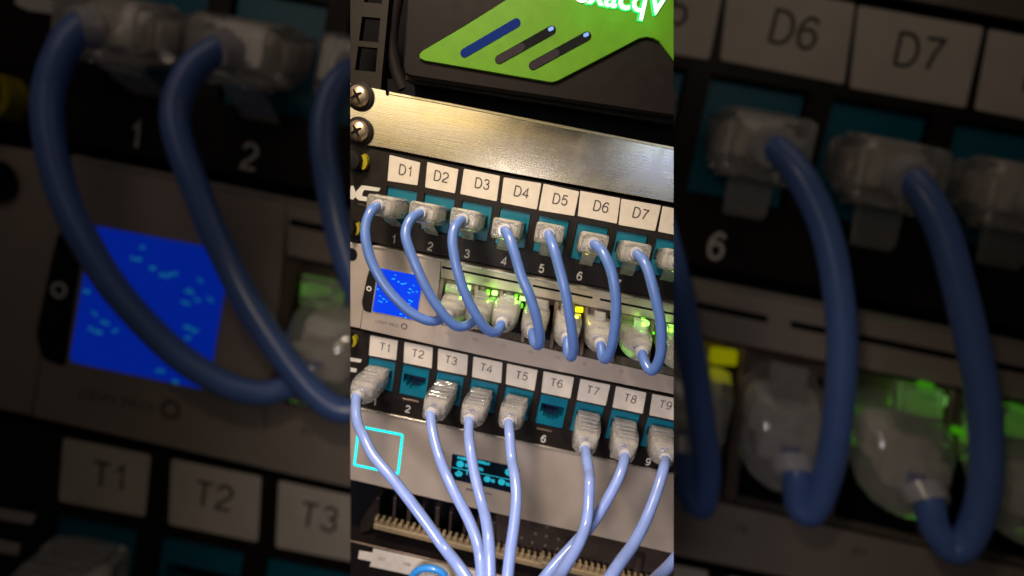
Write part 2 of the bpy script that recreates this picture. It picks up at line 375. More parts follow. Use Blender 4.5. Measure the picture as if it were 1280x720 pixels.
# ------------------------------------------------------------------ cables
def sect(c, w, h, n=28, e=4.0, tilt=None):
    out = []
    for k in range(n):
        a = 2 * math.pi * k / n; ca, sa = math.cos(a), math.sin(a)
        x = math.copysign(abs(ca) ** (2 / e), ca) * w / 2; y = math.copysign(abs(sa) ** (2 / e), sa) * h / 2
        out.append(V((c.x + x, c.y + y, c.z)))
    return out
def plug_d(F, t, i, exitpx, tabpx, base=None, kind='d', h1=24., m='clear', d_tab=None):
    Bc = base if base is not None else V(((i - 1) * PITCH + 7.1, -8.6, 0.))
    E = F.at(*exitpx, h1)
    if kind == 'd':   prof = ((-.25, 11.2, 7.2, 9), (.24, 11.2, 7.2, 9), (.27, 12.2, 9.0, 9), (.32, 12.5, 9.5, 9), (.90, 12.2, 9.3, 9), (.97, 11.4, 8.5, 7), (1., 10.2, 7.4, 6))
    elif kind == 't': prof = ((-.2, 11.4, 7.4, 6), (.10, 11.4, 7.6, 6), (.13, 12.2, 8.4, 9), (.30, 12.8, 9.4, 9), (.60, 12.8, 10.2, 8), (.80, 11.6, 10.2, 7), (.95, 8.8, 8.8, 5), (1., 7.0, 7.2, 4))
    else:             prof = ((-.2, 11.6, 7.6, 6), (.12, 11.8, 8, 6), (.3, 12.6, 10.4, 6), (.55, 12.6, 11.8, 5), (.76, 11.2, 11.8, 3.6), (.92, 8.4, 10.2, 3), (1., 5.8, 7.2, 2.6))
    mb = MB(F); mb.loft([sect(Bc.lerp(E, q), w, h, e=e) for q, w, h, e in prof])
    p = mb.build('plug', MT[m], t, smooth=True)
    if p is None: return E
    ax = (E - Bc).normalized()
    wr = MB(F)
    for q, mm_ in ((0, 'wire_a'), (1, 'wire_b')):
        wr = MB(F)
        for z in range(3):
            ox = (-2.6 + q * 1.3 + z * 2.0); wr.tube([Bc.lerp(E, .15) + V((ox, .8 - q * 1.4, 0)), Bc.lerp(E, .5) + V((ox * .8, .4 - q, 0)), Bc.lerp(E, .9) + V((ox * .25, 0, 0))], .5, n=8, sub=3)
        wr.build('inner_wires', MT[mm_], p, smooth=True)
    ic = MB(F)
    for z0, z1, w_, h_ in ((.12, .40, 8.6, 4.2), (.46, .62, 7.0, 5.6), (.68, .80, 8.6, 3.6)):
        a_, b_ = Bc.lerp(E, z0), Bc.lerp(E, z1); ic = MB(F); ic.loft([sect(a_, w_, h_, 16, 8), sect(b_, w_, h_, 16, 8)])
        ic.build('inner_block', MT['core'], p)  # pale blocks added inside to keep the clear plugs bright
    cm = MB(F).tube([E - ax * .6, E + ax * 1.6], lambda q: 3.0 - .5 * q, sub=0); cm.build('collar', MT['collar'], p, smooth=True)
    lt = MB(F)
    if kind == 'd':
        hh = 15.; a = Bc.lerp(E, .62) + V((0, -4.6, 0)); b = F.at(*tabpx, 5.5)
        for sx in (0,):
            lt.loft([[a + V((-3.1, .5, 0)), a + V((3.1, .5, 0)), a + V((3.1, -.5, -1)), a + V((-3.1, -.5, -1))],
                     [b + V((-3.0, .5, 0)), b + V((3.0, .5, 0)), b + V((3.0, -.3, -1)), b + V((-3.0, -.3, -1))]])
        # raised grip edges on the boot face
        for sg in (-1, 1):
            c = Bc.lerp(E, .9)
            lt.loft([[c + V((sg * 4.2 - 1.3, -2.9, 1.2)), c + V((sg * 4.2 + 1.3, -2.9 + .4, 1.2)), c + V((sg * 4.2 + 1.3, -2.2, 1.6)), c + V((sg * 4.2 - 1.3, -2.5, 1.6))],
                     [c + V((sg * 4.2 - 1.3, -4.2, -3)), c + V((sg * 4.2 + 1.3, -4.2, -3)), c + V((sg * 4.2 + 1.3, -3.2, -3)), c + V((sg * 4.2 - 1.3, -3.2, -3))]])
    elif kind == 't':
        for q in (.13, .22, .31):
            c = Bc.lerp(E, q); lt.box(c.x - 5.2, c.x + 5.2, c.y + 4.2 + q * 2, c.y + 5.2 + q * 2, c.z - .5, c.z + .5, .15)
        for q in (.45, .6, .72):
            c = Bc.lerp(E, q)
            lt.box(c.x - 4.4, c.x + 4.4, c.y + 4.9, c.y + 5.7, c.z - .5, c.z + .5, .15)
    else:
        (xa, ya, xb, yb) = d_tab
        sl_ = .2 * (xb - xa)
        lt.poly(((xa, ya), (xb, ya + sl_), (xb - 1.2, yb + sl_), (xa - 1.2, yb)), 13, 1.3, .2, .5)
        lt.poly(((xa + 2.2, ya + 2.6), (xb - 2, ya + sl_ + 2.2), (xb - 3.2, yb + sl_ - 2.2), (xa + 1.2, yb - 2.2)), 13.8, .75, .2, .4)
    lt.build('latch', MT[m], p)
    return E
# exits, latch tips and pixel paths of the cords from the D row down into the router
DC = {
 1: dict(ex=(473, 257.3), tab=(496, 283), path=[(464, 264), (457.5, 281), (457.3, 300), (463, 323), (472.8, 343.8), (486.4, 364), (507.8, 386), (527, 398), (541, 401.5), (550, 399.5)], u=(559, 395.5), ub=(577, 372)),
 2: dict(ex=(526.3, 266.3), tab=(540, 293), path=[(514.5, 273), (507.8, 286.7), (508, 300), (515.5, 321.4), (525.3, 344.7), (538.9, 371), (556.4, 395.3), (570, 407.3), (582, 407.5)], u=(593, 400), ub=(607.5, 377)),
 3: dict(ex=(578.5, 274.6), tab=(585, 299), path=[(570, 281.7), (565.8, 296.7), (567.3, 315.6), (573, 342.8), (583.6, 372), (597.2, 397.2), (610, 412.8), (620.5, 415)], u=(627.2, 404), ub=(637.5, 379)),
 4: dict(ex=(631, 287.5), tab=(628, 312), path=[(636, 296), (643, 316), (652, 345.8), (661.8, 369), (671, 398), (675, 421.7), (673.5, 431.5), (668, 428)], u=(666, 413.5), ub=(671.5, 388)),
 5: dict(ex=(686, 292.6), tab=(681.5, 319.5), path=[(689.5, 303), (693.8, 316), (701, 342), (706, 362), (711, 388), (715, 414), (717, 434), (714.5, 446), (710, 440)], u=(709, 423.5), ub=(709, 396)),
 6: dict(ex=(742, 304.7), tab=(732, 331), path=[(750, 311), (756.5, 321), (763.8, 338), (768.3, 359), (770.2, 384), (768.3, 412), (764.4, 434), (758.5, 448), (753, 446)], u=(750.8, 430), ub=(745, 402)),
 7: dict(ex=(795.3, 316.8), tab=(783, 343.5), path=[(803.5, 325), (810, 338), (815, 355), (821, 379), (826, 406), (826.7, 437), (821, 457), (813.5, 463.5), (806.5, 454)], u=(802, 440.5), ub=(787, 413)),
 8: dict(ex=(848, 326.5), tab=(833.5, 351), path=[(858, 338), (866, 360), (874, 395), (880, 440), (870, 472), (860, 470)], u=(852, 452), ub=(833, 423)),
}
DESC = {1: 'first blue cable, under D1, curving round the left of the blue screen', 2: 'second blue cable, under D2, looping right of the blue screen', 3: 'third blue cable, under D3, looping over the first green lights', 4: 'fourth blue cable, running down from the jack under D4', 5: 'fifth blue cable, running from under D5 past the yellow light', 6: 'sixth blue cable, from under D6 with a tight bottom loop', 7: 'seventh blue cable, from under D7 with a tight bottom loop', 8: 'clear plug under D8, cut by the right edge of the rack'}
UT = {1: (557, 354.5, 574, 366), 2: (594, 362.5, 611, 374), 3: (629, 368, 645, 381), 4: (670, 374, 686, 387), 5: (702, 380.5, 718, 396), 6: (743.5, 389, 757.5, 404), 7: (793, 397, 811, 420), 8: (832, 405, 850, 428)}
def d_cable(F, i, label, group):
    d = DC[i]; t = thing(F, 'patch_cable', V(((i - 1) * PITCH + 7.1, -8.6, 1.)), label, 'network cable', group)
    h0, h1 = 24., 25.
    E = plug_d(F, t, i, d['ex'], d['tab'], h1=h0)
    ub = F.at(*d['ub'], 0.)
    U = plug_d(F, t, i, d['u'], None, base=ub, kind='u', h1=h1, m='clear', d_tab=UT[i])
    n = len(d['path']); P = [E - V((0, 0, 1)), E + V((0, 0, .6))]
    for k, (x, y) in enumerate(d['path']):
        q = (k + 1) / (n + 1); h = h0 + (h1 - h0) * q + 13 * math.sin(math.pi * min(1, q * 1.02)) ** .6
        P.append(F.at(x, y, h))
    P += [U + V((0, 0, .8)), U - V((0, 0, 1.5))]
    MB(F).tube(P, 2.12 if F is MAIN else 1.78, n=20).build('cord', MT['cord'], t, smooth=True)
TC = {
 1: dict(ex=(446.5, 495), path=[(444.8, 511), (447, 529), (454.4, 545), (467, 570), (493, 601), (523.9, 641), (554.7, 684), (572, 706), (592, 735)]),
 3: dict(ex=(538.9, 516.5), path=[(540, 535.6), (544.4, 555.6), (551, 577), (558, 594), (570, 619), (586, 650), (596.5, 678), (601, 703), (603, 735)]),
 4: dict(ex=(587.3, 524), path=[(586, 542.2), (588, 562), (594, 596), (602, 628), (608, 653), (611.6, 684), (613, 735)]),
 5: dict(ex=(636.3, 527.5), path=[(637, 543), (639.5, 573), (643, 592), (645.5, 620), (643, 653), (638, 689), (633, 735)]),
 7: dict(ex=(731.8, 559.5), path=[(733.5, 573), (736.2, 590), (736.8, 606), (734, 648), (725, 676), (711, 701), (698, 722), (688, 738)]),
 8: dict(ex=(781, 568.5), path=[(778.5, 582), (771, 602), (754.8, 632), (738.4, 657), (717, 681), (694, 706), (676, 728), (664, 742)]),
 9: dict(ex=(832, 573), path=[(829.5, 586), (820.4, 616), (807.3, 650), (791, 681), (774.5, 704), (756, 732)]),
 10: dict(ex=(880, 590), path=[(878, 620), (868, 665), (842, 701), (822, 722), (808, 736)]),
}
def t_cable(F, i, label, group):
    d = TC[i]; Bc = V(((i - 1) * PITCH + 7.1, -88.9 - 7.8, 0.))
    t = thing(F, 'patch_cable', Bc, label, 'network cable', group)
    E = plug_d(F, t, i, d['ex'], None, base=Bc, kind='t', h1=27., m='clear2')
    P = [E - V((0, 0, 1)), E + (E - Bc).normalized() * .8]; n = len(d['path'])
    lift = {7: 6, 8: -6}.get(i, 0)
    if F is MAIN:
        for k, (x, y) in enumerate(d['path']):
            q = (k + 1) / n; P.append(F.at(x, y, 29 + (52 + lift) * q ** 1.1))
        MB(F).tube(P, 2.28, n=20).build('cord', MT['cord2'], t, smooth=True)
    else:
        for k, (x, y) in enumerate(d['path'][:4]): P.append(F.at(x, y, 29 + 4 * k))
        MB(F).tube(P, 2.28, n=20).build('cord', MT['cord2'], t, smooth=True)

# ------------------------------------------------------------------ router with the small blue screen
LEDS = [  # port, (px, py), w, h, kind; the wide faint greens imitate LED light in the tabs
 (1, (585.6, 360.3), 5.6, 6.4, 'ledw'), (1, (571.5, 366.5), 3.6, 6, 'spill'), (1, (563, 361), 12, 5, 'spill'),
 (2, (618.6, 366.6), 7.4, 5.4, 'ledw'), (2, (616, 375.2), 6.4, 5.4, 'ledg'), (2, (610, 366), 4.6, 7, 'ledg'), (2, (598.5, 370.5), 9, 6, 'spill'),
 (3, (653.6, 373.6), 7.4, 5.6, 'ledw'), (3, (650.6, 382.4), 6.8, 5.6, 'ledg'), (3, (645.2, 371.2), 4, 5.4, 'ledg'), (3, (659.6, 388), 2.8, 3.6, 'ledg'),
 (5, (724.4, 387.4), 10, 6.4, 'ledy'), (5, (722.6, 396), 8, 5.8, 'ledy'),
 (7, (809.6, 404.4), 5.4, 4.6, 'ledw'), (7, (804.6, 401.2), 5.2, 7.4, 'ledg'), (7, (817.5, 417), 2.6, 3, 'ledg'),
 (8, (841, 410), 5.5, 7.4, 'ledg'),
 (7, (801, 409), 15, 17, 'spill'), (8, (839, 418), 14, 16, 'spill'), (3, (637, 373), 12, 6, 'spill')]
def router(F, label, ports, screen=True, bracket=True, slots=True):
    x0, x1 = F.x0, F.x1; H = 3.
    em = EM if F is MAIN else EMD
    xb = 449.5 if bracket else x0
    t = thing(F, 'network_router', F.at((x0 + x1) / 2, U_bot((x0 + x1) / 2), H), label, 'router')
    def band(mb, ya, yb, a, b, h, th, ch=0.):
        n = max(2, int((b - a) / 60) + 1); xs = [a + (b - a) * k / n for k in range(n + 1)]
        mb.prism([F.at(x, ya(x), h) for x in xs] + [F.at(x, yb(x), h) for x in reversed(xs)], th, ch)
    wx = 550.5 if bracket else x0
    f = MB(F)
    if bracket:   # solid part left of the port window, slanting side
        f.poly(((465.5, 308), (551.2, 325.2), (542, 431.4), (450.3, 411)), H, 30, .25, 0)
    lo = lambda x: U_top(x) + (0)
    band(f, lo, W_top, (551.2 if bracket else x0), x1, H, 30)
    band(f, W_bot, U_bot, (542.2 if bracket else x0), x1, H, 30)
    f.build('front_panel', MT['silver'], t)
    l = MB(F); band(l, lambda x: U_top(x) - .2, lambda x: U_top(x) + 2.2, (466 if bracket else x0), x1, H + .6, .55, .15)
    l.build('bright_top_edge', MT['lip'], t)
    # port window
    w = MB(F); band(w, lambda x: W_top(x) - 4, lambda x: W_bot(x) + 4, (541 if bracket else x0), x1, -9, 2)
    w.build('port_recess', MT['void'], t)
    e = MB(F)
    band(e, lambda x: W_top(x) - .6, lambda x: W_top(x) + .5, (551 if bracket else x0), x1, H + .3, .25)
    e.build('window_trim', MT['darkmetal'], t); e = MB(F)
    band(e, lambda x: W_bot(x) - .4, lambda x: W_bot(x) + .5, (543 if bracket else x0), x1, H + .3, .25)
    e.build('window_trim', MT['darkmetal'], t)
    for (a, b) in ((550.5, 542.5), (593.5, 587), (624.5, 618), (657.5, 650.5), (694, 686.5), (731, 724), (769, 762.5), (814, 806)):
        if x0 < a < x1:
            MB(F).poly(((a, W_top(a) + .4), (a + 5, W_top(a + 5) + .4), (b + 4.6, W_bot(b + 4.6) - .5), (b, W_bot(b) - .5)), 2.2, 11, .2).build('port_divider', MT['portmetal'], t)
    g = MB(F); band(g, lambda x: W_top(x) + .7, lambda x: W_top(x) + 6.5, (556 if bracket else x0), x1, -3, 5)
    g.build('port_shield', MT['portmetal'], t)
    for n, (px, py), w_, h_, kd in LEDS:
        if n in ports and x0 < px < x1:
            MB(F).poly(((px - w_ / 2, py - h_ / 2 - .4), (px + w_ / 2, py - h_ / 2 + .6), (px + w_ / 2 - .6, py + h_ / 2 + .4), (px - w_ / 2 - .6, py + h_ / 2 - .6)), 6.5 if kd != 'spill' else 1.5, 1.2, .15, .5).build('status_light_and_spill', em[kd], t)
    if slots:
        for a, b in ((552.5, 655.5), (666, 741), (750, 868)):
            if b > x0 and a < x1:
                aa = max(a, x0); bb = min(b, x1)
                s = line((552.5, 333.8), (640, 351.8), (741, 372.3), (842, 392.6))
                MB(F).poly(((aa, s(aa) - 1.3), (bb, s(bb) - 1.3), (bb - .3, s(bb) + 1.4), (aa - .3, s(aa) + 1.4)), H + .12, .1, 0, .4).build('vent_slot', MT['void'], t)
    for k, q in enumerate(((608, 351.5), (559, 417), (594.5, 424.6), (629, 432), (663.5, 440), (697, 447), (731, 455), (777, 464.5))):
        if x0 + 5 < q[0] < x1: text(F, ('SFP', '1', '2', '3', '4', '5', '6', '7')[k] if k == 0 else ('P' + str(k)), q[0], q[1], H, 1.5, MT['portmetal'], t, 'port_print')
    if screen:
        d = MB(F).poly(((461, 337.5), (468.5, 337), (470.5, 345), (463.8, 391.5), (454.5, 388), (452, 378), (457.5, 352)), H + .25, .25, .05, 1.2).build('dark_end_tab', MT['rubber'], t)
        def ringm(cx, cy, r, wd, h):
            c = F.at(cx, cy, h); mb = MB(F); n = 28
            vs = []; fs = []
            for k in range(n):
                a = 2 * math.pi * k / n
                for rr in (r - wd, r): vs.append(V((c.x + math.cos(a) * rr, c.y + math.sin(a) * rr, c.z)))
            for k in range(n):
                j = (k + 1) % n; fs.append((2 * k, 2 * k + 1, 2 * j + 1, 2 * j))
            return mb.add(vs, fs)
        if d: ringm(461.2, 360.8, 1.35, .62, H + .4).build('power_mark', MT['print'], d, closed=False)
        fr = MB(F).poly(((473, 333.6), (530.6, 344.6), (521, 402.3), (463, 390.4)), H + .15, .3, .08, 1.5).build('screen_frame', MT['lip'], t)
        sc = MB(F).poly(((474.2, 335.2), (529, 345.6), (520, 400.4), (465.2, 389)), H + .35, .18, .05, 1.2).build('display_screen', em['scr'], t)
        pts = []
        rr = random.Random(5)
        known = [(491.5, 348.3, 3.6), (494.5, 344.3, 2.4), (503, 355.4, 4), (506, 354.2, 3), (517.5, 357.2, 2.6), (512.5, 361.5, 3), (511, 365.5, 3), (516, 364.5, 2.6), (521, 364.4, 2), (475.5, 370, 2.6),
                 (479.5, 373.5, 3.2), (475.5, 376.8, 5), (483.7, 377, 2.6), (512.4, 375.6, 3.6), (512.3, 379.6, 2.8), (501.3, 392.4, 3.2), (507.5, 396.8, 2.8), (472, 361, 2), (498, 352, 2), (515, 377, 2)]
        mb = MB(F)
        for x, y, w2 in known:
            n_ = max(1, int(w2 / 1.2 + .5)); xx = x - w2 / 2
            for q in range(n_):
                ww = rr.uniform(.7, 1.35); yy = y + rr.uniform(-.5, .5) + (xx - x) * .2; hh = rr.uniform(.45, .8)
                mb.poly(((xx, yy - hh), (xx + ww, yy - hh + .2), (xx + ww - .1, yy + hh + .2), (xx - .1, yy + hh)), H + .45, .06); xx += ww + rr.uniform(-.05, .35)
        mb.build('display_marks', em['pix'], sc, kind='stuff')
        text(F, 'UDM PRO', 484, 404.4, H, 1.5, MT['greyprint'], t, 'model_print', sx=1.3)
        ringm(505.2, 408, 1.6, .5, H + .15).build('round_mark', MT['ink'], t, closed=False)
        ear = MB(F).poly(((x0, 300.5 if F is MAIN else 297), (438, 303.5), (464, 308), (462.5, 333), (449.8, 410.5), (438, 408), (x0, 404 if F is MAIN else 401)), 1.0, 2., .2).build('rack_ear', MT['silver'], t)
        c = F.at(439, 318, 1.3)
        hole = MB(F); hole.loft([[V((c.x + math.cos(a) * 3, c.y + math.sin(a) * 3.2, h)) for a in [2 * math.pi * k / 24 for k in range(24)]] for h in (1.02, 1.3)])
        hole.build('ear_hole', MT['void'], t)
    return t

# ================================================================== centre rack
def slab(F, name, mt, h, th, y0, y1, **k):
    mb = MB(F); mb.poly(((F.x0 - 8, y0), (F.x1 + 8, y0), (F.x1 + 8, y1), (F.x0 - 8, y1)), h, th)
    return mb.build(name, mt, None, kind='structure')
slab(MAIN, 'rack_interior', MT['void'], -34, 3, -60, 800)

# top device with green bezel
def top_device():
    F = MAIN
    t = thing(F, 'video_recorder', F.at(670, 130, 0), 'dark server box with a lit green bezel and three slanted slots, at the very top', 'server')
    MB(F).poly(((509, -30), (505.5, 40), (503, 84), (505.5, 93), (513, 96.5), (600, 110), (720, 128), (862, 149.5), (862, -30)), 14, 22, 1.0, 0).build('shell', MT['shell'], t)
    MB(F).poly(((506, 90), (862, 143), (862, 158), (506, 101)), 8, 16, .6).build('lower_lip', MT['rubber'], t)
    MB(F).poly(((484, 98), (862, 152), (862, 186), (484, 114)), -6, 20).build('chassis', MT['void'], t)
    pts = [(634, -1), (690, -30), (862, -30), (862, 101), (842, 76), (824, 52), (817, 48.3), (808, 46.6), (799, 48.5), (760, 69), (697, 101.5), (690, 103.2), (683, 102.3), (600, 88), (530, 76), (524.3, 72.8), (524, 68), (528, 63.5), (580, 33)]
    rim = MB(F).poly(pts, 15.2, 1.1, .3).build('green_bezel', MT['green'], t)
    def capsule(a, b, w, h, th, m, name, par):
        A = F.at(*a, h); Bb = F.at(*b, h); d = (Bb - A); d.z = 0; d.normalize(); n = V((-d.y, d.x, 0)); o = []
        for k in range(9):
            an = math.pi / 2 + math.pi * k / 8; o.append(A + (d * math.cos(an) + n * math.sin(an)) * w)
        for k in range(9):
            an = -math.pi / 2 + math.pi * k / 8; o.append(Bb + (d * math.cos(an) + n * math.sin(an)) * w)
        return MB(F).prism(o, th).build(name, m, par)
    s1 = capsule((580.6, 66.3), (645.3, 28.6), 1.75, 15.34, .1, MT['slotblue'], 'bezel_slot', rim)
    for a, b in (((624, 74.4), (689.5, 37.8)), ((666.3, 81.8), (733.6, 45.2))):
        capsule(a, b, 1.75, 15.34, .1, MT['navy' if 0 else 'void'], 'bezel_slot', rim)
        mx = (a[0] + (b[0] - a[0]) * .42, a[1] + (b[1] - a[1]) * .42)
        capsule(a, mx, 1.55, 15.5, .1, MT['slotgrey'], 'slot_insert', rim)
        capsule((b[0] - 2.2, b[1] - 1.2), (b[0] + .4, b[1] - 2.4), .7, 15.5, .1, MT['slotled'], 'slot_light', rim)
    # lit letters; the upper half runs out of the picture
    cx, cy = 776, .6
    text(F, 'exacqV', cx, cy, 15.2, 12.5, MT['halo'], rim, 'letter_glow', sx=.98, off=.055, lift=.25, sh=.0)  # glow around the letters, built as a wider emissive outline
    text(F, 'exacqV', cx, cy, 15.2, 11.5, MT['letter'], rim, 'lit_letters', sx=1.0, off=.012, lift=.45)
top_device()

# rail with square holes
def rail():
    F = MAIN
    t = thing(F, 'rack_rail', F.at(455, 100, 0), 'dark upright rack rail with square holes at the top left', 'rack rail')
    L = lambda y: 486 - (y) * .095     # right side x at y
    holes = [(-12, 3.5), (21.5, 52), (59, 89)]
    mb = MB(F); y = -30
    lx = lambda y: 452.5 - (y - 21) * .13; rx = lambda y: 475.6 - (y - 21) * .09
    edge = 420
    prev = -30
    sl = .10
    for a, b in holes + [(115, 115)]:
        if a > prev: mb.poly(((edge, prev - 4), (L(prev), prev + 2), (L(a), a + 2), (edge, a - 4)), 0, 4)
        if b > a:
            mb.poly(((edge, a - 4), (lx(a), a - 1), (lx(b), b - 1), (edge, b - 4)), 0, 4)
            mb.poly(((rx(a), a + 1), (L(a), a + 2), (L(b), b + 2), (rx(b), b + 1)), 0, 4)
        prev = b
    mb.build('rail_strip', MT['rail'], t)
    MB(F).poly(((484.5, -30), (490, -30), (478, 118), (473, 118)), -4, 14).build('rail_flange', MT['panel'], t)
rail()
MB(MAIN).tube([MAIN.at(x, y, -8) for x, y in ((500, -20), (493, 15), (489, 50), (494, 85), (504, 112))], 3.0).build('dark_cable', MT['shell'], None, smooth=True,
    label='dull dark cable hanging in the gap between the rail and the green bezel box', category='cable')

# zinc blank plate
def plate():
    F = MAIN
    t = thing(F, 'blank_plate', F.at(640, 217, 1), 'gold and silver zinc plated blank metal plate above the D labels', 'metal plate')
    xs = [486, 560, 640, 720, 790, 862]
    top = [(420, 100.5), (469.5, 110.6), (482, 113.2), (482.6, 119), (485.8, 119.6), (486.2, 114)]
    pts = top + [(x, plate_top(x) + 2.0) for x in xs[1:]] + [(x, plate_bot(x)) for x in reversed(xs)] + [(461, 181.5), (420, 173)]
    MB(F).poly(pts, 1.4, 1.3, .12).build('plate_face', MT['zinc'], t)
    fl = [(486.4, 114.6)] + [(x, plate_top(x) - .5) for x in xs[1:]] + [(x, plate_top(x) + 3.2) for x in reversed(xs[1:])] + [(486.2, 118)]
    MB(F).poly(fl, 2.2, 1.0, .25).build('folded_top_edge', MT['zincedge'], t)
plate()

def screw(px, py, label):
    F = MAIN; c = F.at(px, py, 2.0)
    t = thing(F, 'rack_screw', c, label, 'screw', None)
    def disc(r0, r1, h0, h1, cx=0, cy=0, n=32): return [[V((c.x + cx + math.cos(2 * math.pi * k / n) * r, c.y + cy + math.sin(2 * math.pi * k / n) * r, h)) for k in range(n)] for r, h in ((r0, h0), (r1, h1))]
    w = MB(F); a = disc(6.4, 6.4, 1.45, 2.6); b = disc(6.0, 5.8, 2.9, 3.0); w.loft([a[0], a[1], b[0], b[1]]); w.build('washer', MT['rubber'], t, smooth=True)
    hd = MB(F); secs = []
    for q in range(7):
        an = q / 6 * math.pi / 2 * .93; r = 4.9 * math.cos(an); h = 3.6 + 2.6 * math.sin(an); secs.append(disc(r, r, h, h)[0])
    hd.loft([disc(4.9, 4.9, 3.0, 3.6)[0]] + secs); ho = hd.build('screw_head', MT['screw'], t, smooth=True)
    cr = MB(F); ang = .6
    for k in range(2):
        dx = V((math.cos(ang + k * math.pi / 2), math.sin(ang + k * math.pi / 2), 0)); dy = V((-dx.y, dx.x, 0)); cc = V((c.x, c.y, 6.5 + k * .03))
        cr.prism([cc + dx * 2.7 + dy * .22, cc + dx * .8 + dy * .6, cc - dx * .8 + dy * .6, cc - dx * 2.7 + dy * .22, cc - dx * 2.7 - dy * .22, cc - dx * .8 - dy * .6, cc + dx * .8 - dy * .6, cc + dx * 2.7 - dy * .22], .9)
    cr.build('cross_recess', MT['void'], ho)
screw(450, 120.5, 'upper cross-head screw with black washer holding the zinc plate')
screw(449.5, 164, 'lower cross-head screw with black washer holding the zinc plate')
def knob(F, px, py, r, ysz, label):
    c = F.at(px, py, 2.0); t = thing(F, 'thumb_knob', c, label, 'screw knob')
    n = 32; circ = lambda r, h, ox=0: [V((c.x + ox + math.cos(2 * math.pi * k / n) * r, c.y + math.sin(2 * math.pi * k / n) * r, h)) for k in range(n)]
    MB(F).loft([circ(r, .1), circ(r, 5), circ(r * .9, 6.4), circ(r * .5, 6.8)]).build('knob_body', MT['rubber'], t, smooth=True)
    a = .75
    y = MB(F); y.loft([[V((c.x + math.cos(q) * (r + w), c.y + math.sin(q) * (r + w) * .8, h)) for q, w in [(-a + 2 * a * k / 8, .05) for k in range(9)] + [(a - 2 * a * k / 8, ysz) for k in range(9)]] for h in (.2, 3.2)])
    y.build('yellow_collar', MT['yellow'], t)
knob(MAIN, 443, 200, 4.6, 2.2, 'black rack knob with yellow collar beside the D1 label')
knob(MAIN, 436, 284, 4.6, 1.4, 'black rack knob with dull yellow collar left of port number 1')
knob(MAIN, 433, 424, 4.2, 1.6, 'black rack knob with yellow collar beside the T1 label')

patch_panel(MAIN, 'D', range(1, 10), ['D%d' % i for i in range(1, 9)], range(1, 9), 'black patch panel with stickers D1 to D7 over teal jacks, below the zinc plate')
patch_panel(MAIN, 'T', range(1, 11), ['T%d' % i for i in range(1, 10)], range(1, 10), 'black patch panel with stickers T1 to T9, its jacks T2 and T6 empty')
router(MAIN, 'silver router with a small blue screen between the two patch panels', range(1, 9))
for i in range(1, 9):
    d_cable(MAIN, i, DESC[i], 'blue patch cables looping from the D row to the router')
TD = {1: 'blue patch cable plugged in under T1, crossing the cyan square', 3: 'blue patch cable plugged in under T3, passing left of the small black display', 4: 'blue patch cable plugged in under T4, crossing the middle of the small black display',
      5: 'blue patch cable plugged in under T5, over the right end of the small display', 7: 'blue patch cable plugged in under T7, hanging straight then bending left', 8: 'blue patch cable plugged in under T8, bending left behind the T7 cable',
      9: 'blue patch cable plugged in under T9, slanting down to the left', 10: 'short piece of blue cable crossing the bottom right corner'}
for i in TC: t_cable(MAIN, i, TD[i], 'blue patch cables hanging from the T row')

